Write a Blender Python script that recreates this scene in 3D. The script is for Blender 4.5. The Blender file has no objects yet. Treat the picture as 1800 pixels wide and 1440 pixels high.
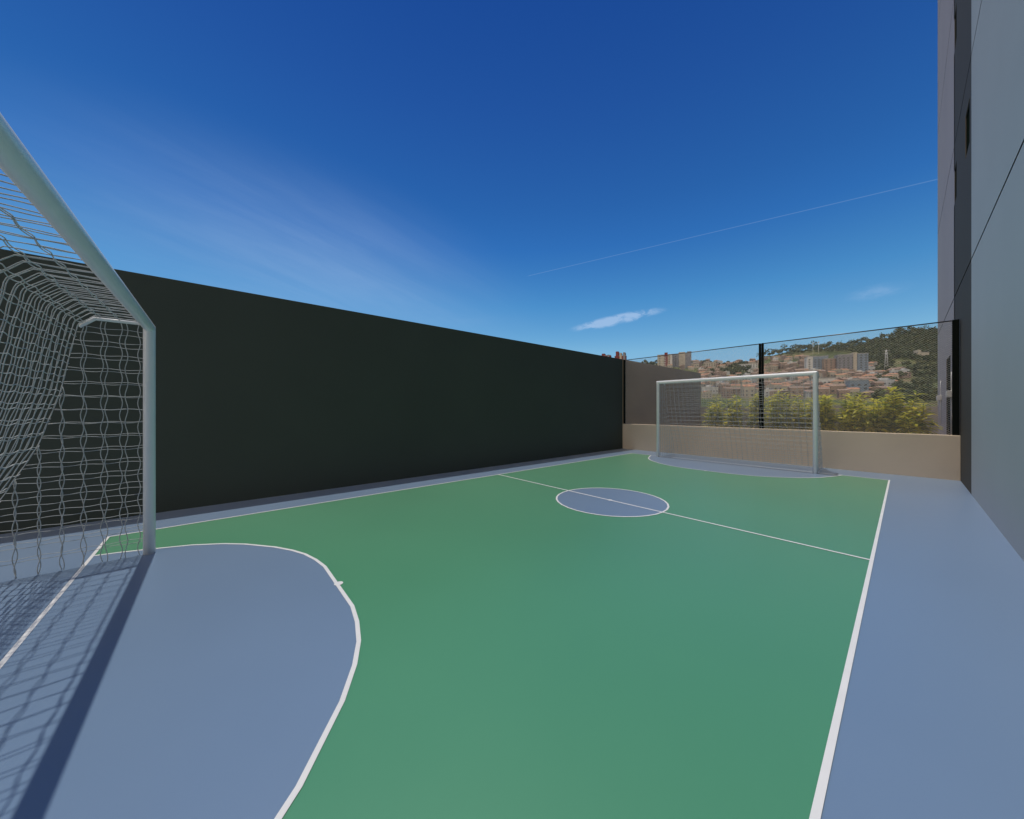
import bpy, bmesh, math, random
from mathutils import Vector, Matrix, noise as mnoise
R_ = math.radians
random.seed(7)
scene = bpy.context.scene
COL = scene.collection

# ------------------------------------------------------------ camera, sky, sun, exposure
HEAD = math.atan2(690.0, 599.5)                  # the camera looks this far left of the long axis (+Y)
EYE = 1.3
FWD = Vector((-math.sin(HEAD), math.cos(HEAD), 0)); RGT = Vector((math.cos(HEAD), math.sin(HEAD), 0))
cam = bpy.data.cameras.new('camera'); camo = bpy.data.objects.new('camera', cam); COL.objects.link(camo)
cam.lens = 12.0; cam.sensor_width = 36.0; cam.clip_start = 0.05; cam.clip_end = 8000
camo.location = (0, 0, EYE); camo.rotation_euler = (R_(90), 0, HEAD)
scene.camera = camo
scene.view_settings.view_transform = 'Standard'; scene.view_settings.look = 'None'
scene.view_settings.exposure = 0.0; scene.view_settings.gamma = 1.0

SUN_TAN = 0.145
sd = Vector((-SUN_TAN, 0.0, 1.0)).normalized()    # towards the sun
SUN_EL = math.asin(sd.z)
sun = bpy.data.lights.new('sun', 'SUN'); suno = bpy.data.objects.new('sun', sun); COL.objects.link(suno)
sun.energy = 2.25; sun.angle = R_(0.5); sun.color = (1.0, 0.95, 0.87)
suno.rotation_euler = sd.to_track_quat('Z', 'Y').to_euler(); suno.location = (0, 0, 30)

def sky_dir(px, py):
    return (FWD + RGT*((px-900)/600) + Vector((0, 0, (720-py)/600))).normalized()
W = bpy.data.worlds.new('World'); scene.world = W; W.use_nodes = True
nt = W.node_tree; nt.nodes.clear()
def WN(t, **k):
    n = nt.nodes.new(t)
    for a, b in k.items(): setattr(n, a, b)
    return n
def wl(a, b): nt.links.new(a, b)
def wm(op, a, b=None, c=None):
    n = WN('ShaderNodeMath', operation=op)
    for i, v in enumerate((a, b, c)):
        if v is None: continue
        if isinstance(v, (int, float)): n.inputs[i].default_value = v
        else: wl(v, n.inputs[i])
    return n.outputs[0]
def wdot(vec, d):
    n = WN('ShaderNodeVectorMath', operation='DOT_PRODUCT'); wl(vec, n.inputs[0]); n.inputs[1].default_value = d
    return n.outputs['Value']
def wmap(v, a, b, c=0.0, d=1.0, smooth=True):
    n = WN('ShaderNodeMapRange'); n.interpolation_type = 'SMOOTHSTEP' if smooth else 'LINEAR'
    wl(v, n.inputs[0]); n.inputs[1].default_value = a; n.inputs[2].default_value = b
    n.inputs[3].default_value = c; n.inputs[4].default_value = d
    return n.outputs[0]
sky = WN('ShaderNodeTexSky', sky_type='NISHITA', sun_disc=False)
sky.sun_elevation = SUN_EL; sky.sun_rotation = math.atan2(sd.x, sd.y)
sky.air_density = 1.0; sky.dust_density = 0.15; sky.ozone_density = 4.0; sky.altitude = 900
STR = 0.095
tc0 = WN('ShaderNodeTexCoord'); sz0 = WN('ShaderNodeSeparateXYZ'); wl(tc0.outputs['Generated'], sz0.inputs[0])
ramp = WN('ShaderNodeValToRGB'); wl(sz0.outputs[2], ramp.inputs[0])        # grades the model sky to the deep polarised blue of the photograph
GR_ = [(0.0, (.50, .75, 1.15)), (0.10, (.85, 1.04, 1.10)), (0.157, (.88, 1.22, 1.20)), (0.20, (.70, 1.15, 1.22)), (0.287, (.45, 1.03, 1.246)),
       (0.42, (.25, .75, 1.18)), (0.50, (.21, .65, 1.09)), (0.655, (.159, .50, .986)), (0.766, (.119, .41, .904))]
while len(ramp.color_ramp.elements) < len(GR_): ramp.color_ramp.elements.new(0.5)
for e_, (p_, c_) in zip(ramp.color_ramp.elements, GR_): e_.position = p_; e_.color = tuple(v/1.3 for v in c_)+(1,)
gsc = WN('ShaderNodeVectorMath', operation='SCALE'); wl(ramp.outputs[0], gsc.inputs[0]); gsc.inputs['Scale'].default_value = 1.3
gam = WN('ShaderNodeVectorMath', operation='MULTIPLY'); wl(sky.outputs[0], gam.inputs[0]); wl(gsc.outputs[0], gam.inputs[1])
tc = WN('ShaderNodeTexCoord'); DIR = tc.outputs['Generated']
def wnoise(scale, stretch, rot, detail=6, rough=0.6, dist=0.0):
    mp = WN('ShaderNodeMapping'); wl(DIR, mp.inputs[0]); mp.inputs['Rotation'].default_value = rot; mp.inputs['Scale'].default_value = stretch
    nz = WN('ShaderNodeTexNoise'); nz.inputs['Scale'].default_value = scale; nz.inputs['Detail'].default_value = detail
    nz.inputs['Roughness'].default_value = rough; nz.inputs['Distortion'].default_value = dist
    wl(mp.outputs[0], nz.inputs['Vector']); return nz.outputs[0]
def patch(p0, p1, half, soft=1.0):
    """a soft elongated patch of cloud fixed in the sky, from direction p0 to p1; returns 1 in the middle .. 0"""
    a, b = sky_dir(*p0), sky_dir(*p1); c = (a+b).normalized(); t1 = (b-a).normalized(); t2 = c.cross(t1).normalized()
    L = (b-a).length/2
    u = wm('DIVIDE', wdot(DIR, t1), L); v = wm('DIVIDE', wdot(DIR, t2), half)
    r = wm('SQRT', wm('ADD', wm('MULTIPLY', u, u), wm('MULTIPLY', v, v)))
    front = wmap(wdot(DIR, c), 0.2, 0.5)
    return wm('MULTIPLY', wmap(r, 0.0, 1.0, 1.0, 0.0), front)
nzA = wnoise(2.2, (1.0, 1.0, 5.0), (0.25, 0.35, 0.4), 7, 0.58, 0.4)
nzB = wnoise(22.0, (1.0, 1.0, 3.0), (0.2, 0.2, 0.0), 5, 0.6, 0.2)
sa, sb = sky_dir(60, 120), sky_dir(860, 540); sc_ = (sa+sb).normalized(); s1 = (sb-sa).normalized(); s2 = sc_.cross(s1).normalized()
cv = WN('ShaderNodeCombineXYZ'); wl(wm('MULTIPLY', wdot(DIR, s1), 1.1), cv.inputs[0]); wl(wm('MULTIPLY', wdot(DIR, s2), 9.0), cv.inputs[1])
ns = WN('ShaderNodeTexNoise'); ns.inputs['Scale'].default_value = 1.6; ns.inputs['Detail'].default_value = 7; ns.inputs['Roughness'].default_value = 0.62; ns.inputs['Distortion'].default_value = 0.35
wl(cv.outputs[0], ns.inputs['Vector'])
cir1 = wm('MULTIPLY', patch((-900, 60), (1000, 590), 0.25), wmap(ns.outputs[0], 0.28, 0.72, 0.55, 1.05))
cir2 = wm('MULTIPLY', patch((330, 450), (980, 590), 0.075), wmap(nzA, 0.35, 0.7, 0.2, 0.9))
nzD = wnoise(17.0, (1.0, 1.0, 2.2), (0.1, 0.4, 0.0), 6, 0.65, 0.6)
small = wmap(wm('MULTIPLY', patch((970, 588), (1210, 534), 0.021), wmap(nzD, 0.34, 0.60, 0.25, 1.0)), 0.06, 0.62)
small2 = wm('MULTIPLY', patch((1470, 527), (1620, 498), 0.018), wmap(nzB, 0.35, 0.65, 0.2, 0.8))
# the contrail: a thin great-circle arc
ca, cb = sky_dir(925, 486), sky_dir(1700, 303); cn = ca.cross(cb).normalized(); cm = (ca+cb).normalized(); ct = (cb-ca).normalized()
trail = wm('MULTIPLY', wmap(wm('ABSOLUTE', wdot(DIR, cn)), 0.0, 0.0013, 1.0, 0.0), wmap(wm('ABSOLUTE', wdot(DIR, ct)), 0.45, (cb-ca).length/2, 1.0, 0.15))
trail = wm('MULTIPLY', trail, wmap(wm('ABSOLUTE', wdot(DIR, ct)), (cb-ca).length/2-0.01, (cb-ca).length/2, 1.0, 0.0))
trail = wm('MULTIPLY', trail, wmap(wdot(DIR, cm), 0.2, 0.4))
cov = wm('MULTIPLY', cir1, 0.26)
for m_, k_ in ((cir2, 0.10), (small, 0.62), (small2, 0.35), (trail, 1.0)):
    cov = wm('ADD', cov, wm('MULTIPLY', m_, k_))
cov = wm('MINIMUM', cov, 0.9)
mx = WN('ShaderNodeMixRGB'); wl(cov, mx.inputs[0]); wl(gam.outputs[0], mx.inputs[1]); mx.inputs[2].default_value = (4.6, 6.3, 8.9, 1)
# unseen over-bright glow added to the sky behind the camera, fills the far wall
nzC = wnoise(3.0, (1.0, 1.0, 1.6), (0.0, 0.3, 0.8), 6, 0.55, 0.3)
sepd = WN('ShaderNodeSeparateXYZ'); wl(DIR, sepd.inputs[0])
fill_glow = wm('MULTIPLY', wmap(wdot(DIR, (0.15, -1.0, 0.0)), 0.18, 0.60), wmap(sepd.outputs[2], 0.30, 0.62, 1.0, 0.0))
fill_glow = wm('MULTIPLY', fill_glow, wmap(nzC, 0.30, 0.55, 0.7, 1.0))
mx2 = WN('ShaderNodeMixRGB'); wl(fill_glow, mx2.inputs[0]); wl(mx.outputs[0], mx2.inputs[1]); mx2.inputs[2].default_value = (22.0, 18.8, 14.6, 1)
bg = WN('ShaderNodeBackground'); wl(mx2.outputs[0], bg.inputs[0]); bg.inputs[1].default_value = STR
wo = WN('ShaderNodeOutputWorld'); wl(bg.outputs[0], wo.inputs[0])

# ------------------------------------------------------------ materials
def mat(name, col, rough=0.6, var=0.0, scale=3.0, spec=0.5, metal=0.0, bump=0.0, bscale=40.0, col2=None, transl=0.0, rvar=0.0):
    m = bpy.data.materials.new(name); m.use_nodes = True; t = m.node_tree; b = t.nodes['Principled BSDF']
    b.inputs['Roughness'].default_value = rough; b.inputs['Metallic'].default_value = metal
    b.inputs['Specular IOR Level'].default_value = spec
    c4 = (*col, 1); b.inputs['Base Color'].default_value = c4
    tcn = t.nodes.new('ShaderNodeTexCoord')
    if var > 0 or col2:
        nz = t.nodes.new('ShaderNodeTexNoise'); nz.inputs['Scale'].default_value = scale; nz.inputs['Detail'].default_value = 6
        t.links.new(tcn.outputs['Object'], nz.inputs['Vector'])
        r = t.nodes.new('ShaderNodeValToRGB'); t.links.new(nz.outputs[0], r.inputs[0])
        r.color_ramp.elements[0].position = 0.32; r.color_ramp.elements[1].position = 0.68
        c2 = col2 if col2 else tuple(min(1, x*(1+var)) for x in col)
        c1 = col if col2 else tuple(x*(1-var) for x in col)
        r.color_ramp.elements[0].color = (*c1, 1); r.color_ramp.elements[1].color = (*c2, 1)
        t.links.new(r.outputs[0], b.inputs['Base Color'])
        if rvar > 0:
            mr = t.nodes.new('ShaderNodeMapRange'); t.links.new(nz.outputs[0], mr.inputs[0])
            mr.inputs[1].default_value = 0.3; mr.inputs[2].default_value = 0.7
            mr.inputs[3].default_value = rough-rvar; mr.inputs[4].default_value = rough+rvar
            t.links.new(mr.outputs[0], b.inputs['Roughness'])
    if bump > 0:
        nb = t.nodes.new('ShaderNodeTexNoise'); nb.inputs['Scale'].default_value = bscale; nb.inputs['Detail'].default_value = 4
        t.links.new(tcn.outputs['Object'], nb.inputs['Vector'])
        bp = t.nodes.new('ShaderNodeBump'); bp.inputs['Strength'].default_value = bump; bp.inputs['Distance'].default_value = 0.01
        t.links.new(nb.outputs[0], bp.inputs['Height']); t.links.new(bp.outputs[0], b.inputs['Normal'])
    if transl > 0:
        tr = t.nodes.new('ShaderNodeBsdfTranslucent'); tr.inputs[0].default_value = tuple(min(1, x*1.3) for x in col)+(1,)
        ms = t.nodes.new('ShaderNodeMixShader'); ms.inputs[0].default_value = transl
        t.links.new(b.outputs[0], ms.inputs[1]); t.links.new(tr.outputs[0], ms.inputs[2])
        t.links.new(ms.outputs[0], t.nodes['Material Output'].inputs[0])
    return m
M = {}
M['blue_floor'] = mat('blue_floor', (0.170, 0.258, 0.385), 0.36, 0.025, 0.5, 0.8, rvar=0.03)
M['green_floor'] = mat('green_floor', (0.078, 0.298, 0.152), 0.36, 0.03, 0.5, 0.8, rvar=0.03)
M['line'] = mat('line_paint', (0.83, 0.82, 0.79), 0.45, 0.03, 6)
M['dark_wall'] = mat('dark_green_wall', (0.062, 0.072, 0.058), 0.8, 0.04, 0.8, 0.3, bump=0.05, bscale=60)
M['taupe'] = mat('taupe_render', (0.78, 0.63, 0.46), 0.8, 0.04, 1.2, 0.3, bump=0.05, bscale=80)
M['taupe2'] = mat('taupe_neighbour', (0.46, 0.335, 0.22), 0.85, 0.06, 1.0, 0.3)
M['beige'] = mat('beige_render', (0.50, 0.44, 0.36), 0.85, 0.08, 1.5, 0.3)
M['cream_wall'] = mat('pale_facade', (0.43, 0.46, 0.46), 0.6, 0.03, 0.6, 0.4)
M['grey_wall'] = mat('grey_facade', (0.075, 0.070, 0.060), 0.75, 0.03, 0.6, 0.2)
M['lilac_wall'] = mat('lilac_grey_facade', (0.40, 0.35, 0.34), 0.6, 0.03, 0.6, 0.4)
M['joint'] = mat('joint_black', (0.012, 0.014, 0.014), 0.8)
M['white_metal'] = mat('white_painted_steel', (0.84, 0.84, 0.81), 0.32, 0.02, 8, 0.5)
M['net'] = mat('net_rope', (0.50, 0.51, 0.49), 0.8, 0.10, 30, 0.3)
M['black_metal'] = mat('black_steel', (0.008, 0.010, 0.008), 0.85, 0.05, 8, 0.1)
M['wire'] = mat('galvanised_wire', (0.70, 0.66, 0.60), 0.5, 0.1, 20, 0.5, 0.0)
M['rail'] = mat('rail_steel', (0.10, 0.09, 0.08), 0.35, 0.05, 20, 0.5, 0.6)
M['glass'] = mat('dark_glass', (0.014, 0.020, 0.014), 0.9, 0.0, 1, 0.0)
M['reveal'] = mat('reveal_tan', (0.17, 0.13, 0.08), 0.8)
M['white_plastic'] = mat('white_plastic', (0.78, 0.76, 0.70), 0.5)
M['soil'] = mat('soil', (0.10, 0.07, 0.045), 0.95, 0.3, 6, 0.2, bump=0.5, bscale=30)
M['leaf_g'] = mat('leaf_green', (0.27, 0.32, 0.05), 0.42, 0.25, 14, 0.5, transl=0.45)
M['leaf_yg'] = mat('leaf_yellow_green', (0.60, 0.56, 0.07), 0.42, 0.2, 14, 0.5, transl=0.45)
M['leaf_y'] = mat('leaf_yellow', (0.88, 0.72, 0.08), 0.42, 0.2, 14, 0.5, transl=0.45)
M['stem'] = mat('stem', (0.16, 0.17, 0.06), 0.8)
M['tree_a'] = mat('foliage_dark', (0.085, 0.105, 0.055), 0.8, 0.35, 0.15, 0.2)
M['tree_b'] = mat('foliage_olive', (0.13, 0.14, 0.065), 0.8, 0.35, 0.15, 0.2)
M['bark'] = mat('bark', (0.10, 0.075, 0.055), 0.9)
M['terra'] = mat('terracotta', (0.50, 0.26, 0.155), 0.85, 0.25, 0.4, 0.2)
M['terra2'] = mat('weathered_terracotta', (0.36, 0.25, 0.18), 0.85, 0.25, 0.4, 0.2)
M['h_cream'] = mat('house_cream', (0.50, 0.44, 0.35), 0.85, 0.12, 0.3, 0.2)
M['h_pink'] = mat('house_brick', (0.34, 0.25, 0.20), 0.85, 0.15, 0.3, 0.2)
M['h_white'] = mat('house_white', (0.60, 0.59, 0.56), 0.85, 0.10, 0.3, 0.2)
M['h_blue'] = mat('house_bluegrey', (0.22, 0.27, 0.33), 0.85, 0.08, 0.3, 0.2)
M['h_grey'] = mat('block_grey', (0.24, 0.24, 0.26), 0.85, 0.08, 0.3, 0.2)
M['h_red'] = mat('block_red', (0.22, 0.065, 0.065), 0.85, 0.08, 0.3, 0.2)
M['win_dark'] = mat('window_dark', (0.03, 0.035, 0.045), 0.3)
M['concrete'] = mat('concrete', (0.36, 0.35, 0.33), 0.85, 0.15, 0.4, 0.2)

for n_ in ('blue_floor', 'green_floor'):          # added sheen stands in for reflected sky brightness at grazing view
    p_ = M[n_].node_tree.nodes['Principled BSDF']; p_.inputs['Sheen Weight'].default_value = 0.40; p_.inputs['Sheen Roughness'].default_value = 0.35
    p_.inputs['Sheen Tint'].default_value = (0.95, 0.95, 0.85, 1)
def terrain_mat():
    m = bpy.data.materials.new('hillside'); m.use_nodes = True; t = m.node_tree; b = t.nodes['Principled BSDF']
    b.inputs['Roughness'].default_value = 0.95; b.inputs['Specular IOR Level'].default_value = 0.1
    tcn = t.nodes.new('ShaderNodeTexCoord')
    n1 = t.nodes.new('ShaderNodeTexNoise'); n1.inputs['Scale'].default_value = 0.018; n1.inputs['Detail'].default_value = 8; n1.inputs['Roughness'].default_value = 0.65
    t.links.new(tcn.outputs['Object'], n1.inputs['Vector'])
    r = t.nodes.new('ShaderNodeValToRGB'); t.links.new(n1.outputs[0], r.inputs[0])
    e = r.color_ramp.elements; e[0].position = 0.36; e[0].color = (0.06, 0.08, 0.035, 1); e[1].position = 0.66; e[1].color = (0.27, 0.19, 0.11, 1)
    x = e.new(0.46); x.color = (0.12, 0.14, 0.05, 1); x = e.new(0.56); x.color = (0.19, 0.175, 0.08, 1)
    t.links.new(r.outputs[0], b.inputs['Base Color'])
    return m
M['hill'] = terrain_mat()

# ------------------------------------------------------------ mesh helpers
class MB:
    """collects shapes and links them as ONE mesh object"""
    def __init__(s): s.v = []; s.f = []; s.m = []; s.smooth = []
    def face(s, pts, mi=0, sm=False):
        n = len(s.v); s.v += [tuple(p) for p in pts]; s.f.append(tuple(range(n, n+len(pts)))); s.m.append(mi); s.smooth.append(sm)
    def box(s, x0, x1, y0, y1, z0, z1, mi=0, M4=None):
        P = [Vector(p) for p in ((x0,y0,z0),(x1,y0,z0),(x1,y1,z0),(x0,y1,z0),(x0,y0,z1),(x1,y0,z1),(x1,y1,z1),(x0,y1,z1))]
        if M4: P = [M4 @ p for p in P]
        n = len(s.v); s.v += [tuple(p) for p in P]
        for q in ((0,3,2,1),(4,5,6,7),(0,1,5,4),(1,2,6,5),(2,3,7,6),(3,0,4,7)):
            s.f.append(tuple(n+i for i in q)); s.m.append(mi); s.smooth.append(False)
    def tube(s, pts, r, sides=12, mi=0, cap=True, sm=True, mitre=True):
        pts = [Vector(p) for p in pts]; n = len(pts); rings = []
        t0 = (pts[1]-pts[0]).normalized()
        ref = Vector((0,0,1)) if abs(t0.z) < 0.9 else Vector((1,0,0))
        nrm = (ref - t0*ref.dot(t0)).normalized(); prev = t0
        for i, p in enumerate(pts):
            tin = (pts[i]-pts[i-1]).normalized() if i > 0 else None
            tout = (pts[i+1]-pts[i]).normalized() if i < n-1 else None
            seg = tin if tin is not None else tout
            if i > 1 or (i == 1):
                q = prev.rotation_difference(seg); nrm = q @ nrm; prev = seg
            bn = seg.cross(nrm)
            ring = []
            if tin is not None and tout is not None: pl = (tin+tout).normalized()
            else: pl = seg
            rr = r(i/(n-1)) if callable(r) else r
            for k in range(sides):
                a = 2*math.pi*k/sides
                o = (nrm*math.cos(a)+bn*math.sin(a))*rr
                if mitre and seg.dot(pl) > 0.2: o = o - seg*(o.dot(pl)/seg.dot(pl))   # shear the ring into the mitre plane
                ring.append(p+o)
            rings.append(ring)
        b = len(s.v)
        for ring in rings: s.v += [tuple(v) for v in ring]
        for i in range(n-1):
            for k in range(sides):
                k2 = (k+1) % sides
                s.f.append((b+i*sides+k, b+i*sides+k2, b+(i+1)*sides+k2, b+(i+1)*sides+k)); s.m.append(mi); s.smooth.append(sm)
        if cap:
            s.f.append(tuple(b+k for k in reversed(range(sides)))); s.m.append(mi); s.smooth.append(False)
            s.f.append(tuple(b+(n-1)*sides+k for k in range(sides))); s.m.append(mi); s.smooth.append(False)
    def build(s, name, mats, parent=None, loc=None):
        me = bpy.data.meshes.new(name); me.from_pydata(s.v, [], s.f)
        for m in (mats if isinstance(mats, (list, tuple)) else [mats]): me.materials.append(m)
        me.polygons.foreach_set('material_index', s.m); me.polygons.foreach_set('use_smooth', s.smooth); me.update()
        o = bpy.data.objects.new(name, me); COL.objects.link(o)
        if parent: o.parent = parent
        if loc: o.location = loc
        return o
def bevel(o, w, seg=2):
    md = o.modifiers.new('bevel', 'BEVEL'); md.width = w; md.segments = seg; md.limit_method = 'ANGLE'; return o
def empty(name, loc=(0,0,0), rz=0):
    o = bpy.data.objects.new(name, None); COL.objects.link(o); o.location = loc; o.rotation_euler = (0,0,rz); o.empty_display_size = 0.2; return o
def tag(o, label=None, cat=None, group=None, kind=None):
    if label: o['label'] = label
    if cat: o['category'] = cat
    if group: o['group'] = group
    if kind: o['kind'] = kind
    return o
def copy_tree(o, parent=None):
    c = o.copy(); COL.objects.link(c)
    if parent: c.parent = parent
    for ch in list(o.children): copy_tree(ch, c)
    return c

# ------------------------------------------------------------ court floor and markings
XW, XB, YW, YE = -6.17, 0.667, 10.24, 16.9         # left wall face, building face, far low wall face, end of the neighbouring yard
b = MB(); b.box(XW-0.2, XB+0.2, -7.0, YW+0.15, -0.4, 0.0); tag(b.build('court_floor', M['blue_floor']), kind='structure')
X0, X1, Y0, Y1, YM = -5.33, -0.175, -0.835, 9.34, 4.26
def sheet(name, poly, z, m):
    b = MB(); b.face([(x, y, z) for x, y in poly]); return tag(b.build(name, m), kind='structure')
sheet('playing_surface', [(X0, Y0), (X1, Y0), (X1, Y1), (X0, Y1)], 0.002, M['green_floor'])
def ground(px, py):
    d = EYE*600/(py-720); return (FWD*d + RGT*((px-900)/600*d)).to_2d()
tr = [(161,978.7),(210,972),(270,965.6),(337.5,958.9),(393.8,956.6),(431,957.4),(483.7,962.6),(513.7,968.3),(536,975),(555,984.8),(570.8,996.8)]
left = [ground(*p) for p in tr]; left[0].y = Y0
XC = -2.765
left = [Vector((p.x, p.y)) for p in left]
dpoly = left + [Vector((2*XC-p.x, p.y)) for p in reversed(left)]
fpoly = [Vector((p.x, 2*YM-p.y)) for p in dpoly]; fpoly[0].y = fpoly[-1].y = Y1
sheet('goal_area', [(p.x, p.y) for p in reversed(dpoly)], 0.0035, M['blue_floor'])
sheet('goal_area', [(p.x, p.y) for p in fpoly], 0.0035, M['blue_floor'])
CR = 0.755
sheet('centre_circle', [(XC+CR*math.cos(2*math.pi*i/32), YM+CR*math.sin(2*math.pi*i/32)) for i in range(32)], 0.0035, M['blue_floor'])
LW = 0.024
b = MB()
def stroke(pts, w, z, closed=False):
    n = len(pts); L = []; Rr = []
    for i, p in enumerate(pts):
        a = pts[i-1] if (i > 0 or closed) else None; c = pts[(i+1) % n] if (i < n-1 or closed) else None
        t1 = (p-a).normalized() if a is not None else None; t2 = (c-p).normalized() if c is not None else None
        t = (t1+t2).normalized() if (t1 is not None and t2 is not None) else (t1 or t2)
        nn = Vector((-t.y, t.x)); k = 1.0
        if t1 is not None and t2 is not None: k = 1/max(0.5, nn.dot(Vector((-t1.y, t1.x))))
        L.append(p+nn*w/2*k); Rr.append(p-nn*w/2*k)
    for i in range(n if closed else n-1):
        j = (i+1) % n
        b.face([(Rr[i].x, Rr[i].y, z), (Rr[j].x, Rr[j].y, z), (L[j].x, L[j].y, z), (L[i].x, L[i].y, z)])
V2 = lambda x, y: Vector((x, y))
h = LW/2
stroke([V2(X0+h, Y0+h), V2(X1-h, Y0+h), V2(X1-h, Y1-h), V2(X0+h, Y1-h)], LW, 0.0050, True)
stroke([V2(X0+LW, YM), V2(X1-LW, YM)], LW*1.15, 0.0052)
stroke([V2(p.x, max(p.y, Y0+LW)) for p in dpoly], LW, 0.0054)
stroke([V2(p.x, min(p.y, Y1-LW)) for p in fpoly], LW, 0.0054)
stroke([V2(XC+(CR+0.005)*math.cos(2*math.pi*i/32), YM+(CR+0.005)*math.sin(2*math.pi*i/32)) for i in range(32)], LW, 0.0056, True)
for cx, cy in ((XC, YM), (XC, 0.692), (XC, 2*YM-0.692)):
    b.face([(cx+0.031*math.cos(2*math.pi*i/20), cy+0.031*math.sin(2*math.pi*i/20), 0.0060) for i in range(20)])
tag(b.build('court_markings', M['line']), kind='structure')

# ------------------------------------------------------------ walls
b = MB(); b.box(XW-0.2, XW, -7.0, YW, -0.4, 2.975)
tag(bevel(b.build('wall', M['dark_wall']), 0.006), 'long plain dark green-black wall along the left side of the court', 'wall')
b = MB(); b.box(XW-0.2, XW, YW+0.002, YE, -0.6, 2.975)
tag(b.build('wall', M['taupe2']), 'brown side wall seen behind the wire mesh, in line with the dark wall', 'wall')
b = MB(); b.box(XW, XB, YW, YW+0.15, -0.4, 0.825)
tag(bevel(b.build('low_wall', M['taupe']), 0.008), 'low taupe rendered wall behind the far goal, below the mesh fence', 'wall')
b = MB(); b.box(XW, XB, YE-0.02, YE+0.13, -0.6, 1.42)
tag(b.build('garden_wall', M['beige']), 'pale beige garden wall behind the yellow-green shrubs', 'wall')
b = MB(); b.box(XW, XB, YW+0.15, YE-0.02, -0.6, 0.35)
tag(b.build('garden_soil', M['soil']), kind='structure')

# ------------------------------------------------------------ building on the right
bld = empty('apartment_building', (XB, 5, 0)); tag(bld, 'tall flat-faced grey apartment building along the right side of the court', 'building')
off = Vector((XB, 5, 0))
def wall_with_holes(name, y0, y1, z0, z1, holes, m, parent, depth=9.0, x=0.0):
    """vertical face at X=x with rectangular openings (y0,y1,z0,z1), plus back body"""
    ys = sorted({y0, y1, *[v for hh in holes for v in hh[:2]]}); zs = sorted({z0, z1, *[v for hh in holes for v in hh[2:]]})
    b = MB()
    for i in range(len(ys)-1):
        for j in range(len(zs)-1):
            cy, cz = (ys[i]+ys[i+1])/2, (zs[j]+zs[j+1])/2
            if any(a < cy < c and d < cz < e for a, c, d, e in holes): continue
            b.face([(x, ys[i], zs[j]), (x, ys[i], zs[j+1]), (x, ys[i+1], zs[j+1]), (x, ys[i+1], zs[j])])
    b.face([(x, y0, z1), (x+depth, y0, z1), (x+depth, y1, z1), (x, y1, z1)])
    b.face([(x, y1, z0), (x, y1, z1), (x+depth, y1, z1), (x+depth, y1, z0)])
    b.face([(x, y0, z0), (x+depth, y0, z0), (x+depth, y0, z1), (x, y0, z1)])
    b.face([(x+depth, y0, z0), (x+depth, y1, z0), (x+depth, y1, z1), (x+depth, y0, z1)])
    return b.build(name, m, parent)
HB = 24.0
GR = [3.6, 6.72, 9.84, 12.96, 16.08, 19.2, 22.3]         # storey joints
# joints are real grooves: the wall is cut into bands with a dark gap between
def bands(y0, y1, holes, m, label):
    z = -0.6
    first = True
    hs_ = []
    gaps = [(y0, y1, g-0.014, g+0.014) for g in GR]
    w = wall_with_holes('wall', y0-5, y1-5, -0.6, HB, [(a-5, c-5, d, e) for a, c, d, e in holes] + [(a-5, c-5, d, e) for a, c, d, e in gaps], m, bld)
    if label: w['label'] = label
    return w
win_dark_strip = [(11.0, 11.55, 5.5+3.12*k, 6.2+3.12*k) for k in range(0, 6)] + [(8.93, 9.5, 5.5+3.12*k, 6.2+3.12*k) for k in range(0, 6)]
door_hole = [(12.35, 13.5, -0.2, 2.52)]
YA, YB = 8.72, 11.42
bands(-7.0, YA, [], M['cream_wall'], 'pale blue-grey wall section nearest the camera')
bands(YA+0.001, YB, win_dark_strip, M['grey_wall'], 'dark grey wall section with small windows')
bands(YB+0.001, YE, door_hole, M['lilac_wall'], 'lilac-grey far wall section with a glass door')
b = MB(); 
for g in GR: b.box(0.02, 0.05, -11.9, YE-5-0.05, g-0.03, g+0.03)
b.build('joint', M['joint'], bld)
def opening(hole, name, dep=0.015, bar=False):
    y0, y1, z0, z1 = hole; y0 -= 5; y1 -= 5
    b = MB()
    b.face([(0, y1, z0), (0, y1, z1), (dep, y1, z1), (dep, y1, z0)])
    b.face([(0, y0, z0), (dep, y0, z0), (dep, y0, z1), (0, y0, z1)])
    b.face([(0, y0, z0), (0, y1, z0), (dep, y1, z0), (dep, y0, z0)])
    b.face([(0, y0, z1), (dep, y0, z1), (dep, y1, z1), (0, y1, z1)])
    w = b.build(name, M['reveal'], bld)
    b = MB(); t = 0.035; x = dep-0.007
    b.box(x, x+0.04, y0, y0+t, z0, z1); b.box(x, x+0.04, y1-t, y1, z0, z1); b.box(x, x+0.04, y0+t, y1-t, z0, z0+t); b.box(x, x+0.04, y0+t, y1-t, z1-t, z1)
    if bar: b.box(x, x+0.04, (y0+y1)/2-t/2, (y0+y1)/2+t/2, z0+t, z1-t); b.box(x, x+0.04, y0+t, y1-t, 1.0, 1.0+t)
    b.build('frame', M['black_metal'], w)
    b = MB(); b.face([(dep, y0, z0), (dep, y0, z1), (dep, y1, z1), (dep, y1, z0)]); b.build('pane', M['glass'], w)
for hh in win_dark_strip: opening(hh, 'window')
opening(door_hole[0], 'glass_door', 0.02, True)
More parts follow.
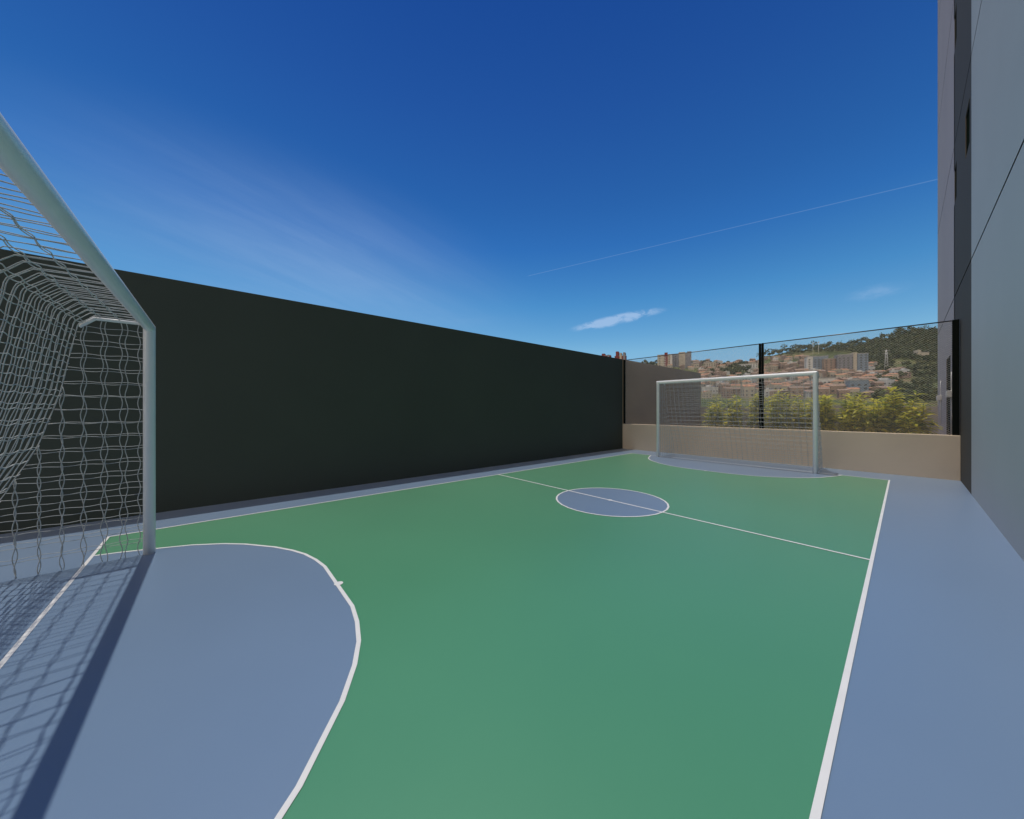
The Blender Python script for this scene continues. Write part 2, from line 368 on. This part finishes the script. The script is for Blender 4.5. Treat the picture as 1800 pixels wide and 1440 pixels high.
# two white socket boxes with surface conduits
def socket_box(y, zc, z0, z1, w, lab):
    r = empty('junction_box', (XB, y, zc)); tag(r, lab, 'junction box')
    b = MB(); b.box(-0.085, -0.002, -w/2, w/2, -0.07, 0.07); bevel(b.build('box', M['white_plastic'], r), 0.006)
    b = MB(); b.box(-0.089, -0.0855, -w/2+0.03, w/2-0.03, -0.035, 0.035); b.build('cover', M['white_plastic'], r)
    for a, c in ((z0, zc-0.06), (zc+0.06, z1)):
        b = MB(); b.tube([(-0.018, 0, a-zc), (-0.018, 0, c-zc)], 0.007, 10); b.build('conduit', M['white_plastic'], r)
socket_box(15.2, 1.62, 0.9, 2.1, 0.3, 'white junction box near the far edge of the lilac-grey wall')
socket_box(11.82, 1.63, 0.7, 2.1, 0.3, 'white junction box beside the black fence post at the building')

# ------------------------------------------------------------ mesh fence on the low wall
fen = empty('mesh_fence', (XW, YW+0.075, 0.825)); tag(fen, 'tall wire mesh fence with black posts standing on the low taupe wall', 'fence')
FW = XB-XW; FH = 2.955-0.825
def post(x0, x1, dy=0.03):
    b = MB(); b.box(x0-XW, x1-XW, -dy, dy, 0, FH); return bevel(b.build('post', M['black_metal'], fen), 0.004)
post(XW+0.003, XW+0.055); post(-2.405, -2.363); post(-2.350, -2.308); post(0.575, 0.655, 0.045)
b = MB(); b.tube([(0.06, 0, FH-0.01), (-2.41-XW, 0, FH-0.01)], 0.011, 8); b.build('top_rail', M['rail'], fen)
b = MB(); b.tube([(-2.30-XW, 0, FH-0.01), (0.57-XW, 0, FH-0.01)], 0.011, 8); b.build('top_rail', M['rail'], fen)
def mesh_panel(x0, x1):
    """hexagonal wire netting, 5 cm x 3.4 cm: flat zigzag wires that twist together"""
    x0 -= XW; x1 -= XW; b = MB(); cw, ch = 0.050, 0.0345; r = 0.0016; H = FH-0.02
    # expanded diamond: straight diagonals clipped to the panel
    m = ch/cw
    for sgn in (1, -1):
        n0 = int(math.floor((0 - (m*(x1-x0)))/ch))-1; n1 = int(math.ceil((H + m*(x1-x0))/ch))+1
        for k in range(n0, n1+1):
            c = k*ch                                            # z = c + sgn*m*(x-x0)
            xa, xb = x0, x1
            za, zb = c, c+sgn*m*(x1-x0)
            if (za < 0 and zb < 0) or (za > H and zb > H): continue
            def clip(xa, za, xb, zb, zl, low):
                if (za < zl) == low and (zb < zl) == low: return None
                if ((za < zl) == low): t = (zl-za)/(zb-za); return (xa+(xb-xa)*t, zl, xb, zb)
                if ((zb < zl) == low): t = (zl-za)/(zb-za); return (xa, za, xa+(xb-xa)*t, zl)
                return (xa, za, xb, zb)
            q = clip(xa, za, xb, zb, 0.0, True)
            if q: q = clip(*q, H, False)
            if not q or abs(q[2]-q[0]) < 0.002: continue
            y = 0.0016*sgn
            b.tube([(q[0], y, q[1]), (q[2], y, q[3])], r, 4, cap=False, sm=True)
    return b.build('mesh_panel', M['wire'], fen)
mesh_panel(XW+0.055, -2.405); mesh_panel(-2.308, 0.575)

# ------------------------------------------------------------ goals
def build_goal(loc, flip, label):
    g = empty('goal', loc, math.pi if flip else 0); tag(g, label, 'goal', None)
    HWID = 1.63; rr = 0.040; zt = 2.040                     # local: x across, -y goes back, posts at y=0
    # frame: two posts and the mitred crossbar in separate meshes
    b = MB()
    def mitre_post(sx):
        b = MB(); b.tube([(sx, 0, 0.0), (sx, 0, zt), (sx*0.5, 0, zt)], rr, 24)
        return b
    for sx in (-HWID, HWID):
        b = MB(); sides = 28; base = []
        # vertical tube whose top is cut at 45 degrees
        s = 1 if sx < 0 else -1
        n = len(b.v)
        for zf in (0, 1):
            for k in range(sides):
                a = 2*math.pi*k/sides; dx = rr*math.cos(a); dy = rr*math.sin(a)
                b.v.append((sx+dx, dy, 0.0 if zf == 0 else zt - dx*s))
        for k in range(sides):
            k2 = (k+1) % sides; b.f.append((k, k2, sides+k2, sides+k)); b.m.append(0); b.smooth.append(True)
        b.f.append(tuple(reversed(range(sides)))); b.m.append(0); b.smooth.append(False)
        b.build('post', M['white_metal'], g)
    b = MB(); sides = 28
    for s, sx in ((1, -HWID), (-1, HWID)):
        for k in range(sides):
            a = 2*math.pi*k/sides; dz = rr*math.cos(a); dy = rr*math.sin(a)
            b.v.append((sx - dz*s, dy, zt+dz))
    for k in range(sides):
        k2 = (k+1) % sides; b.f.append((k, k2, sides+k2, sides+k)); b.m.append(0); b.smooth.append(True)
    b.build('crossbar', M['white_metal'], g)
    for sx in (-HWID, HWID):
        b = MB(); b.tube([(sx, -0.03, 2.065), (sx, -0.315, 2.065), (sx, -0.40, 1.985)], 0.0145, 14)
        b.build('net_support', M['white_metal'], g)
    # back profile of the net (y, z)
    prof = [(-0.02, 2.085), (-0.315, 2.085), (-0.40, 2.0), (-0.435, 1.80), (-0.49, 1.44), (-0.60, 1.01), (-0.71, 0.755), (-0.80, 0.55), (-0.89, 0.30), (-0.955, 0.03)]
    cum = [0]
    for i in range(1, len(prof)): cum.append(cum[-1]+math.dist(prof[i], prof[i-1]))
    TL = cum[-1]
    def at_s(s):
        s = max(0, min(TL, s))
        for i in range(1, len(prof)):
            if s <= cum[i] or i == len(prof)-1:
                t = (s-cum[i-1])/(cum[i]-cum[i-1]); y = prof[i-1][0]+t*(prof[i][0]-prof[i-1][0]); z = prof[i-1][1]+t*(prof[i][1]-prof[i-1][1])
                d = Vector((0, prof[i][0]-prof[i-1][0], prof[i][1]-prof[i-1][1])).normalized()
                return y, z, d
    def back_y(z):
        for i in range(2, len(prof)):
            (ya, za), (yb, zb) = prof[i-1], prof[i]
            if zb <= z <= za: return ya+(yb-ya)*(z-za)/(zb-za)
        return prof[-1][0] if z < 1 else prof[1][0]
    def top_z(y):
        return 2.065 if y > -0.315 else (2.065-(-0.315-y)/0.085*0.085 if y > -0.40 else None)
    ra, st = 0.0042, 0.027
    # the net is two layers of wavy rope whose spacings differ slightly
    layers = [(0.107, 1.3, -0.598, 0.0), (0.115, 1.3, -0.598, 0.5)]
    side = {}
    for sx in (-HWID, HWID):
        b = MB()
        for sp, zc, yc, ph in layers:
            for k in range(-12, 14):                            # vertical strands
                y = yc + k*sp
                if y > -0.02 or y < -0.93: continue
                if y < -0.40:
                    z1 = None
                    for i in range(3, len(prof)):
                        (ya, za), (yb, zb) = prof[i-1], prof[i]
                        if yb <= y <= ya: z1 = za+(zb-za)*(y-ya)/(yb-ya)
                    if z1 is None: z1 = 0.12
                else: z1 = top_z(y)
                n = max(2, int(z1/st)); pts = []
                for i in range(n+1):
                    z = 0.004+(z1-0.004)*i/n
                    w = 2*math.pi*(z-zc)/(2*sp)+math.pi*k+ph*math.pi
                    pts.append((sx+0.004*math.cos(w), y+0.0085*math.sin(w), z))
                b.tube(pts, 0.0031, 5, mitre=False)
            for k in range(-13, 8):                             # horizontal strands
                z = zc + k*sp
                if z < 0.04 or z > 2.04: continue
                ye = back_y(z); n = max(3, int(-ye/st)); pts = []
                for i in range(n+1):
                    y = -0.02+(ye+0.02)*i/n
                    w = 2*math.pi*(y-yc)/(2*sp)+math.pi*k+ph*math.pi
                    pts.append((sx+0.004*math.cos(w), y, z+0.0045*math.sin(w)))
                b.tube(pts, 0.0023, 5, mitre=False)
        b.build('side_net', M['net'], g)
    b = MB()
    for sp, zc, yc, ph in layers:
        nx = int(HWID/sp)
        for k in range(-nx, nx+1):                              # strands running over the top and down the back
            x = k*sp + 0.0
            n = int(TL/st); pts = []
            for i in range(n+1):
                s = TL*i/n; y, z, d = at_s(s); w = 2*math.pi*s/(2*sp)+math.pi*k+ph*math.pi
                nn = Vector((0, -d.z, d.y))
                pts.append(Vector((x+0.003*math.sin(w), y, z))+nn*0.002*math.cos(w))
            b.tube(pts, 0.0026, 5, mitre=False)
        for k in range(0, int(TL/sp)+1):                        # strands running across
            s = 0.05+k*sp
            if s > TL: continue
            y, z, d = at_s(s); nn = Vector((0, -d.z, d.y)); n = int(2*HWID/st); pts = []
            for i in range(n+1):
                x = -HWID+2*HWID*i/n; w = 2*math.pi*x/(2*sp)+math.pi*k+ph*math.pi
                pts.append(Vector((x, y, z))+d*0.0055*math.sin(w)+nn*0.004*math.cos(w))
            b.tube(pts, 0.0029, 5, mitre=False)
    b.build('back_net', M['net'], g)
    return g
g1 = build_goal((-2.84, -0.45, 0.0), False, 'white steel goal with rope net close to the camera on the left')
g2 = copy_tree(g1); g2.location = (-2.82, 9.18, 0.0); g2.rotation_euler = (0, 0, math.pi)
g2['label'] = 'small white steel goal at the far end in front of the low taupe wall'
g1['group'] = g2['group'] = 'goals at the two ends of the court'

# ------------------------------------------------------------ shrubs behind the fence
def leaf(b, base, dirv, L, wid, mi, droop):
    d = dirv.normalized(); up = Vector((0,0,1)); side = d.cross(up)
    if side.length < 0.05: side = Vector((1,0,0))
    side.normalize(); p = Vector(base); N = 5; row = []
    tw = Matrix.Rotation(random.uniform(-0.5, 0.5), 3, d); side = tw @ side
    for i in range(N+1):
        t = i/N; w = wid*math.sin(math.pi*min(1, (t*0.93+0.05)))**0.8/2 if t < 1 else 0.001
        nrm = side.cross(d).normalized()
        row.append((p - side*w + nrm*w*0.35, p.copy(), p + side*w + nrm*w*0.35))
        d = (d + Vector((0,0,-1))*droop/N).normalized(); p = p + d*(L/N)
    n = len(b.v)
    for r in row: b.v += [tuple(q) for q in r]
    for i in range(N):
        for j in range(2):
            a = n+i*3+j; b.f.append((a, a+1, a+4, a+3)); b.m.append(mi); b.smooth.append(True)
def shrub(x, y, hgt, rad, seed, label):
    random.seed(seed); r = empty('shrub', (x, y, 0.33)); tag(r, label, 'shrub', 'yellow-green shrubs behind the mesh fence')
    st = MB(); lf = MB()
    hgt *= 1.14
    for k in range(random.randint(17, 20)):
        a = random.uniform(0, 2*math.pi); rr0 = random.uniform(0, 0.08); lean = random.uniform(0.05, 1.0)*rad
        hh = hgt*random.uniform(0.55, 1.0)*(1-0.12*lean/rad)
        p0 = Vector((rr0*math.cos(a), rr0*math.sin(a), 0)); p1 = Vector((lean*math.cos(a), lean*math.sin(a), hh))
        mid = (p0+p1)/2+Vector((0,0,0.04)); pts = [p0, (p0+mid)/2, mid, (mid+p1)/2, p1]
        st.tube(pts, 0.004, 5, cap=False)
        nl = int(hh/0.027); az = random.uniform(0, 6.28)
        for i in range(nl):
            t = 0.15+0.85*i/nl
            q = p0.lerp(mid, t*2) if t < 0.5 else mid.lerp(p1, t*2-1)
            az += 2.4+random.uniform(-0.3, 0.3); elev = 0.15+0.65*t*random.uniform(0.4, 1.2)
            dv = Vector((math.cos(az)*math.cos(elev), math.sin(az)*math.cos(elev), math.sin(elev)))
            L = random.uniform(0.16, 0.29)*(1.15-0.45*t)
            mi = random.choices((0, 1, 2), (0.26, 0.40, 0.34))[0]
            leaf(lf, q, dv, L, L*random.uniform(0.22, 0.31), mi, random.uniform(0.5, 1.3))
    st.build('stem', M['stem'], r); lf.build('foliage', [M['leaf_g'], M['leaf_yg'], M['leaf_y']], r)
sh = [(-3.60,10.95,1.22,.34,'slim shrub at the left end of the row, seen through the far goal net'),
      (-3.10,10.80,1.30,.34,'second shrub from the left end of the row, behind the goal net'),
      (-2.62,10.95,1.25,.34,'shrub just left of the black middle fence posts'),
      (-2.12,10.85,1.34,.34,'shrub just right of the black middle fence posts'),
      (-1.66,10.95,1.24,.34,'shrub behind the right half of the far goal net'),
      (-1.22,10.80,1.26,.34,'shrub behind the right post of the far goal'),
      (-0.82,10.95,1.30,.33,'shrub just to the right of the far goal'),
      (-0.46,10.75,1.20,.32,'bushy shrub in the middle between far goal and building'),
      (-0.12,10.90,1.36,.32,'tall shrub with the long top shoot near the building'),
      (0.14,10.72,1.08,.26,'last low shrub of the row, next to the building')]
for i, (x, y, hh, rr0, lab) in enumerate(sh): shrub(x, y, hh, rr0, 100+i, 'yellow-green '+lab)
random.seed(11)

# ------------------------------------------------------------ the hillside
def lerp_tab(tab, x):
    if x <= tab[0][0]: return tab[0][1]
    for (a, va), (c, vc) in zip(tab, tab[1:]):
        if x <= c: t = (x-a)/(c-a); t = t*t*(3-2*t); return va+(vc-va)*t
    return tab[-1][1]
RIDGE = [(-3000,0.115),(1000,0.130),(1150,0.137),(1230,0.136),(1330,0.134),(1345,0.156),(1400,0.172),(1440,0.180),(1500,0.187),(1560,0.205),(1590,0.225),(1650,0.228),(1800,0.222),(2600,0.16)]
DR = 640.0
def polar(x, y):
    D = x*FWD.x+y*FWD.y; S = x*RGT.x+y*RGT.y
    r = math.hypot(D, S); ang = math.atan2(S, D)
    return D, S, r, ang
def height(x, y):
    D, S, r, ang = polar(x, y)
    px = 900+600*math.tan(max(-1.35, min(1.35, ang)))
    cz = math.cos(max(-1.35, min(1.35, ang)))
    rid = lerp_tab(RIDGE, px)
    Dd = r*max(cz, 0.35)
    nz = mnoise.noise(Vector((x*0.012, y*0.012, 0)))*3.5*min(1, max(0, (r-80)/150))
    if r < 22: return -0.9
    if Dd < 55: t = max(0, (Dd-8)/47); return -0.9-8*t
    if Dd < 150: t = (Dd-55)/95; return -8.9+(7.0)*t
    if Dd < DR:
        t = (Dd-150)/(DR-150); return -1.9*(1-t)+EYE*t+rid*t*Dd*1.0+nz
    z = EYE+rid*DR; t = min(1, (Dd-DR)/900); return z*(1-0.75*t*t*(3-2*t))+nz
# grid: polar fan, fine towards the visible town
rings = [22, 30, 40, 55, 80, 110, 150] + [150+18*i for i in range(1, 60)] + [1300, 1500, 1800, 2400, 3500, 6000]
angs = []; a = -math.pi
while a < math.pi-1e-6:
    angs.append(a); a += R_(0.5) if R_(5) < a < R_(62) else R_(4)
b = MB(); nA = len(angs)
for r in rings:
    for a in angs:
        dv = FWD*math.cos(a)+RGT*math.sin(a); x, y = dv.x*r, dv.y*r
        b.v.append((x, y, height(x, y)))
for i in range(len(rings)-1):
    for j in range(nA):
        k = (j+1) % nA; b.f.append((i*nA+j, (i+1)*nA+j, (i+1)*nA+k, i*nA+k)); b.m.append(0); b.smooth.append(True)
b.f.append(tuple(range(nA))); b.m.append(0); b.smooth.append(False)
tag(b.build('hillside', M['hill']), kind='structure')

def hill_point(px, row):
    """point of the hillside seen in direction px, where it reaches the given elevation row"""
    k = (px-900)/600; lo, hi = 155.0, DR
    def rowof(D):
        p = FWD*D+RGT*(k*D); return 720-(height(p.x, p.y)-EYE)*600/D
    if rowof(hi) > row: D = hi
    else:
        for _ in range(30):
            m_ = (lo+hi)/2
            if rowof(m_) > row: lo = m_
            else: hi = m_
        D = (lo+hi)/2
    p = FWD*D+RGT*(k*D); return Vector((p.x, p.y, height(p.x, p.y))), D

def clumps(b, c, rx, rz, n, size, mats=(0, 1)):
    for _ in range(n):
        while True:
            q = Vector((random.uniform(-1,1), random.uniform(-1,1), random.uniform(-1,1)))
            if 0.25 < q.length < 1: break
        p = Vector((c[0]+q.x*rx, c[1]+q.y*rx, c[2]+q.z*rz)); s = size*random.uniform(0.6, 1.3)
        u = Vector((random.gauss(0,1), random.gauss(0,1), random.gauss(0,1))).normalized(); v = u.orthogonal().normalized()
        w = Matrix.Rotation(random.uniform(0, 6.28), 3, u) @ v; x = u.cross(w)
        b.face([p-w*s, p-x*s*0.8, p+w*s, p+x*s*0.8], random.choice(mats), False)
def tree_mesh(b, base, hgt, rad, n=120, size=0.9, mats=(0, 0, 1), trunk=True, ti=2):
    bx, by, bz = base
    if trunk: b.tube([(bx, by, bz-0.5), (bx+0.2, by, bz+hgt*0.3), (bx, by+0.2, bz+hgt*0.6)], lambda t: 0.35*(1-0.6*t), 6, ti)
    nb = 4
    for k in range(nb):
        a = random.uniform(0, 6.28); rr = rad*random.uniform(0, 0.5)
        clumps(b, (bx+rr*math.cos(a), by+rr*math.sin(a), bz+hgt*random.uniform(0.5, 0.78)), rad*random.uniform(0.55, 0.8), hgt*random.uniform(0.2, 0.28), n//nb, size, mats)
# the wood along the ridge and down the right-hand slope: one mass
wood = MB(); cnt = 0
def wood_at(px, row, hgt):
    p, D = hill_point(px, row); tree_mesh(wood, p, hgt, hgt*0.52, 56, 1.25, random.choice(((0,), (0, 0, 1), (0, 1))), False)
for px in [1338+3.2*i for i in range(104)]:
    top = 720-lerp_tab(RIDGE, px)*600
    band = lerp_tab([(1338, 3), (1420, 7), (1500, 13), (1545, 38), (1640, 56)], px)
    q = 0.0
    while q < band:
        wood_at(px+random.uniform(-2, 2), top+q+random.uniform(-1, 2), random.uniform(5.5, 11.0)*(1.0 if q > 4 else random.choice((0.6, 0.9, 1.1, 1.5)))); q += random.uniform(3.5, 5.5)
for _ in range(150): wood_at(random.uniform(1535, 1650), random.uniform(642, 712), random.uniform(4, 8))
for _ in range(60): wood_at(random.uniform(1500, 1560), random.uniform(630, 652), random.uniform(3, 6))
for _ in range(80): wood_at(1290+random.gauss(0, 17), 655+random.gauss(0, 6), random.uniform(4, 8))
for _ in range(45): wood_at(random.uniform(1120, 1250), random.uniform(638, 644), random.uniform(4, 8))
for _ in range(45): wood_at(random.uniform(1240, 1335), random.uniform(640, 645), random.uniform(3, 6))
tag(wood.build('wood', [M['tree_a'], M['tree_b']]), 'dark green wood covering the ridge and slope beyond the town', 'woodland', kind='stuff')

# single trees one can pick out
def single_tree(px, row, hgt, rad, label):
    p, D = hill_point(px, row); r = empty('tree', p); tag(r, label, 'tree')
    b = MB(); b.tube([(0, 0, -0.5), (0.2, 0, hgt*0.3), (0, 0.2, hgt*0.62)], lambda t: 0.5*(1-0.6*t), 7); b.build('trunk', M['bark'], r)
    b = MB(); tree_mesh(b, (0, 0, 0), hgt, rad, 420, 0.8, (0, 0, 1), False); b.build('crown', [M['tree_a'], M['tree_b']], r)
single_tree(1580, 585, 17, 8.5, 'tallest round-crowned dark tree on the ridge, touching the fence rail')
single_tree(1421, 606, 10, 6, 'broad dark tree on the ridge just left of the two poles')
single_tree(1239, 641, 9, 6, 'dark tree on the skyline between the pale block and the fence posts')
single_tree(1614, 584, 7, 3, 'thin small tree standing alone on the ridge near the building')

# houses of the town
def house(w, d, hh, kind, seed, roofk):
    random.seed(seed); b = MB()
    b.box(-w/2, w/2, -d/2, d/2, -6, hh, 0)
    if roofk == 'hip':
        e = 0.5; rh = w*0.22; X, Y = w/2+e, d/2+e; rl = max(0.2, X-Y) if X > Y else 0.1
        P = [(-X, -Y, hh+0.01), (X, -Y, hh+0.01), (X, Y, hh+0.01), (-X, Y, hh+0.01), (-rl, 0, hh+rh), (rl, 0, hh+rh)]
        for f in ((0,1,5,4), (1,2,5), (2,3,4,5), (3,0,4), (3,2,1,0)): b.face([P[i] for i in f], 1)
    elif roofk == 'gable':
        e = 0.5; rh = d*0.24; X, Y = w/2+e, d/2+e
        P = [(-X, -Y, hh+0.01), (X, -Y, hh+0.01), (X, Y, hh+0.01), (-X, Y, hh+0.01), (-X, 0, hh+rh), (X, 0, hh+rh)]
        for f in ((0,1,5,4), (2,3,4,5)): b.face([P[i] for i in f], 1)
        for f in ((1,2,5), (3,0,4), (3,2,1,0)): b.face([P[i] for i in f], 0)
    else:
        b.box(-w/2-0.2, w/2+0.2, -d/2-0.2, d/2+0.2, hh+0.005, hh+0.6, 0)
        b.box(-w/4, 0, -d/4, d/5, hh+0.6, hh+2.4, 0)
        b.box(w*0.2, w*0.32, -d/5, 0, hh+0.6, hh+1.7, 3)
    ns = max(1, int(hh//2.8)); nw = max(2, int(w//2.6))
    for s in range(ns):
        for i in range(nw):
            if random.random() < 0.15: continue
            x = -w/2+w*(i+0.5)/nw; z = 1.0+2.8*s; ww = random.choice((0.5, 0.65, 0.9))
            b.box(x-ww, x+ww, -d/2-0.03, -d/2+0.05, z, z+1.3, 2)
            if s and random.random() < 0.2: b.box(x-ww-0.5, x+ww+0.5, -d/2-1.0, -d/2-0.03, z-0.9, z-0.1, 0)
        for i in range(max(1, int(d//3))):
            y = -d/2+d*(i+0.5)/max(1, int(d//3)); z = 1.0+2.8*s
            for sgn in (-1, 1): b.box(sgn*(w/2)-0.04, sgn*(w/2)+0.04, y-0.6, y+0.6, z, z+1.3, 2)
    return b
PAL = {'cream': ('h_cream', 'terra'), 'brick': ('h_pink', 'terra2'), 'white': ('h_white', 'concrete')}
LAB = {'cream': ('cream-walled house with terracotta roof in the hillside town', 'cream houses of the hillside town'),
       'brick': ('bare brick house with weathered terracotta roof in the hillside town', 'brick houses of the hillside town'),
       'white': ('white flat-roofed house with roof tank in the hillside town', 'white flat-roofed houses of the hillside town')}
protos = {k: [] for k in PAL}
for kk, (wm_, rm_) in PAL.items():
    for v in range(3):
        w, d, hh = [(9, 7.5, 5.6), (12, 8, 5.2), (7.5, 7, 7.8)][v]
        rk = 'flat' if kk == 'white' else ('hip', 'gable', 'gable')[v]
        bm_ = house(w, d, hh, kk, 50+v, rk); me = bm_.build('house', [M[wm_], M[rm_], M['win_dark'], M['h_blue']])
        protos[kk].append(me)
used = {}
random.seed(23)
placed = []
def put_house(px, row, kk=None, s=None):
    p, D = hill_point(px, row)
    for q in placed:
        if (q-p).length < 8.5: return
    placed.append(p)
    kk = kk or random.choices(('cream', 'brick', 'white'), (0.42, 0.38, 0.2))[0]
    pr = random.choice(protos[kk])
    o = pr if pr.name not in used else pr.copy()
    if pr.name in used: COL.objects.link(o)
    used[pr.name] = 1
    o.location = p+Vector((0, 0, 0.2)); s = s or random.uniform(0.75, 1.1); o.scale = (s, s, s*random.uniform(0.85, 1.1))
    o.rotation_euler = (0, 0, HEAD*0 + R_(random.choice((20, -35, 55, 30, -20, 40)))+random.uniform(-0.15, 0.15))
    tag(o, LAB[kk][0], 'house', LAB[kk][1])
nh = 0
for row in (639, 642, 645.5, 649, 653, 657, 661, 665, 669, 673, 677.5, 682, 687, 693, 700):
    px = 1175
    while px < 1600:
        ok = True
        if row < 643 and px > 1335: ok = px < 1440 and row > 632
        if 1262 < px < 1325 and 645 < row < 662: ok = random.random() < 0.12
        if px > 1535 and row < 655: ok = False
        if px > 1575 - max(0, row-660)*0.6 and row > 668: ok = random.random() < 0.25
        if 1415 < px < 1520 and 630 < row < 657: ok = random.random() < 0.2
        if px < 1230 and row > 652: ok = False
        if ok and random.random() < 0.83 and len(placed) < 262:
            put_house(px+random.uniform(-3, 3), row+random.uniform(-1.5, 1.5))
        px += random.uniform(9, 15)
for px in range(1342, 1420, 9): put_house(px, 632+random.uniform(-1, 2), 'cream' if px % 2 else 'brick', 0.9)
for lst in protos.values():
    for o in lst:
        if o.name not in used: bpy.data.objects.remove(o)

# larger blocks, each a thing
def block(px, row, w, d, hh, rz, wallm, label, bands_=None, roofm='concrete', nw=4, name='apartment_block', top=None, balc=False):
    p, D = hill_point(px, row); r = empty(name, p, R_(rz)); tag(r, label, 'building')
    b = MB(); b.box(-w/2, w/2, -d/2, d/2, -8, hh); b.build('wall', M[wallm], r)
    b = MB(); b.box(-w/2-0.3, w/2+0.3, -d/2-0.3, d/2+0.3, hh+0.01, hh+0.9)
    b.build('roof', M[roofm], r)
    if top:
        for (x0, x1, hz_, mm) in top:
            b = MB(); b.box(x0, x1, -d/2-0.5, d/2+0.2, 0, hz_); b.build('tower', M[mm], r)
    ns = int((hh-1)//3)
    for s in range(ns):
        for face in (0, 1, 2):
            n = nw if face == 0 else max(1, nw//2)
            for i in range(n):
                z = 1.2+3.0*s; b = MB()
                if face == 0: x = -w/2+w*(i+0.5)/n; b.box(x-0.85, x+0.85, -d/2-0.06, -d/2+0.02, z, z+1.5)
                else:
                    sg = -1 if face == 1 else 1; y = -d/2+d*(i+0.5)/n; b.box(sg*w/2-0.05, sg*w/2+0.05, y-0.85, y+0.85, z, z+1.5)
                b.build('window', M['win_dark'], r)
        if balc:
            b = MB(); b.box(-w*0.42, w*0.1, -d/2-1.2, -d/2-0.07, 3.0*s+0.2, 3.0*s+1.1); b.build('balcony', M['h_white'], r)
    return r
block(1066, 634.5, 16, 14, 17, 25, 'h_red', 'red tower block at far left just above the dark wall', [], nw=3, top=[(-7.5, -2, 21, 'h_red'), (3, 6, 18.5, 'h_blue')])
block(1091, 636, 20, 14, 14, 25, 'h_red', 'red and cream tower block above the corner of the dark wall', [], nw=3, top=[(-8, -3, 23, 'h_red'), (-1, 2.5, 20, 'h_cream'), (5, 9, 20.5, 'h_grey')])
block(1168, 645, 22, 14, 19.5, 25, 'h_cream', 'cream balconied block with a dark red stair tower on the skyline', [], nw=3, balc=True, top=[(0, 5, 23.5, 'h_red'), (9, 12, 20.5, 'h_white')])
block(1195, 645, 34, 16, 21.5, 25, 'h_grey', 'wide grey block with cream bays on the skyline, right of the red stair tower', [], nw=5, top=[(-2, 8, 24.5, 'h_cream'), (11, 17.5, 25, 'h_grey')])
block(1424, 656, 9, 12, 21, 22, 'h_white', 'narrow pale block at the left of the row on the hillside', [], nw=2)
block(1440, 656, 15, 12, 21, 22, 'h_blue', 'blue-grey block right beside the narrow pale block', [], nw=4)
block(1462, 658, 18, 12, 19, 22, 'h_pink', 'brown brick block with a cream end tower in the hillside row', [], nw=4, top=[(7.2, 9.8, 20.5, 'h_cream')])
block(1484, 659, 16, 12, 24, 22, 'h_grey', 'dark grey block with a tall cream end tower in the hillside row', [], nw=4, top=[(6.4, 9.6, 26.5, 'h_cream')])
block(1506, 659, 17, 12, 25, 22, 'h_blue', 'tallest blue-grey block at the right end of the hillside row', [], nw=4)
block(1506, 694, 12, 9, 12, 22, 'h_blue', 'small blue-grey block low in the town just above the shrubs', [], nw=3)
block(1447, 682, 16, 9, 9, 22, 'h_white', 'long white block low in the town right of the goal', [], nw=5)
block(1216, 646, 22, 10, 5, 22, 'h_cream', 'long low cream block on the skyline below the wide grey block', [], nw=6)
block(1247, 646, 18, 10, 8, 22, 'h_cream', 'pale cream block on the skyline under the lone dark tree', [], nw=5)
block(1315, 648, 26, 10, 7, 22, 'h_white', 'long whitish block just left of the middle fence posts', [], nw=7)
block(1619, 632, 12, 8, 9, 30, 'h_cream', 'pale ruined-looking block in the wood near the right edge of the fence', [], nw=2, top=[(-5.5, -2.5, 13, 'h_cream')])

# masts on the hill
def mast(px, row, hgt, label, lattice=False):
    p, D = hill_point(px, row); r = empty('mast', p); tag(r, label, 'mast')
    b = MB()
    if lattice:
        for sx, sy in ((1,1),(1,-1),(-1,1),(-1,-1)): b.tube([(1.8*sx, 1.8*sy, -1), (0.35*sx, 0.35*sy, hgt)], 0.22, 5)
        for k in range(7):
            z = hgt*k/7; z2 = hgt*(k+1)/7; a = 1.8-1.45*k/7; c = 1.8-1.45*(k+1)/7
            for s in (1, -1): b.tube([(a*s, -a, z), (-c*s, -c, z2)], 0.12, 4); b.tube([(-a, a*s, z), (-c, -c*s, z2)], 0.12, 4)
        b.build('frame', M['h_white'], r)
        for z in (hgt*0.82, hgt*0.95):
            b = MB(); b.box(-3.2, 3.2, -0.2, 0.2, z, z+0.35); b.build('crossarm', M['h_white'], r)
    else:
        b.tube([(0, 0, -1), (0, 0, hgt)], lambda t: 0.4-0.2*t, 8); b.build('pole', M['h_white'], r)
        b = MB(); b.box(-0.9, 0.9, -0.4, 0.4, hgt-2, hgt); b.build('antenna', M['h_white'], r)
mast(1558, 652, 26, 'lattice pylon rising from the slope right of the hillside blocks', True)
mast(1429, 622, 19, 'left one of two thin poles on the ridge')
mast(1439, 622, 21, 'right one of two thin poles on the ridge')
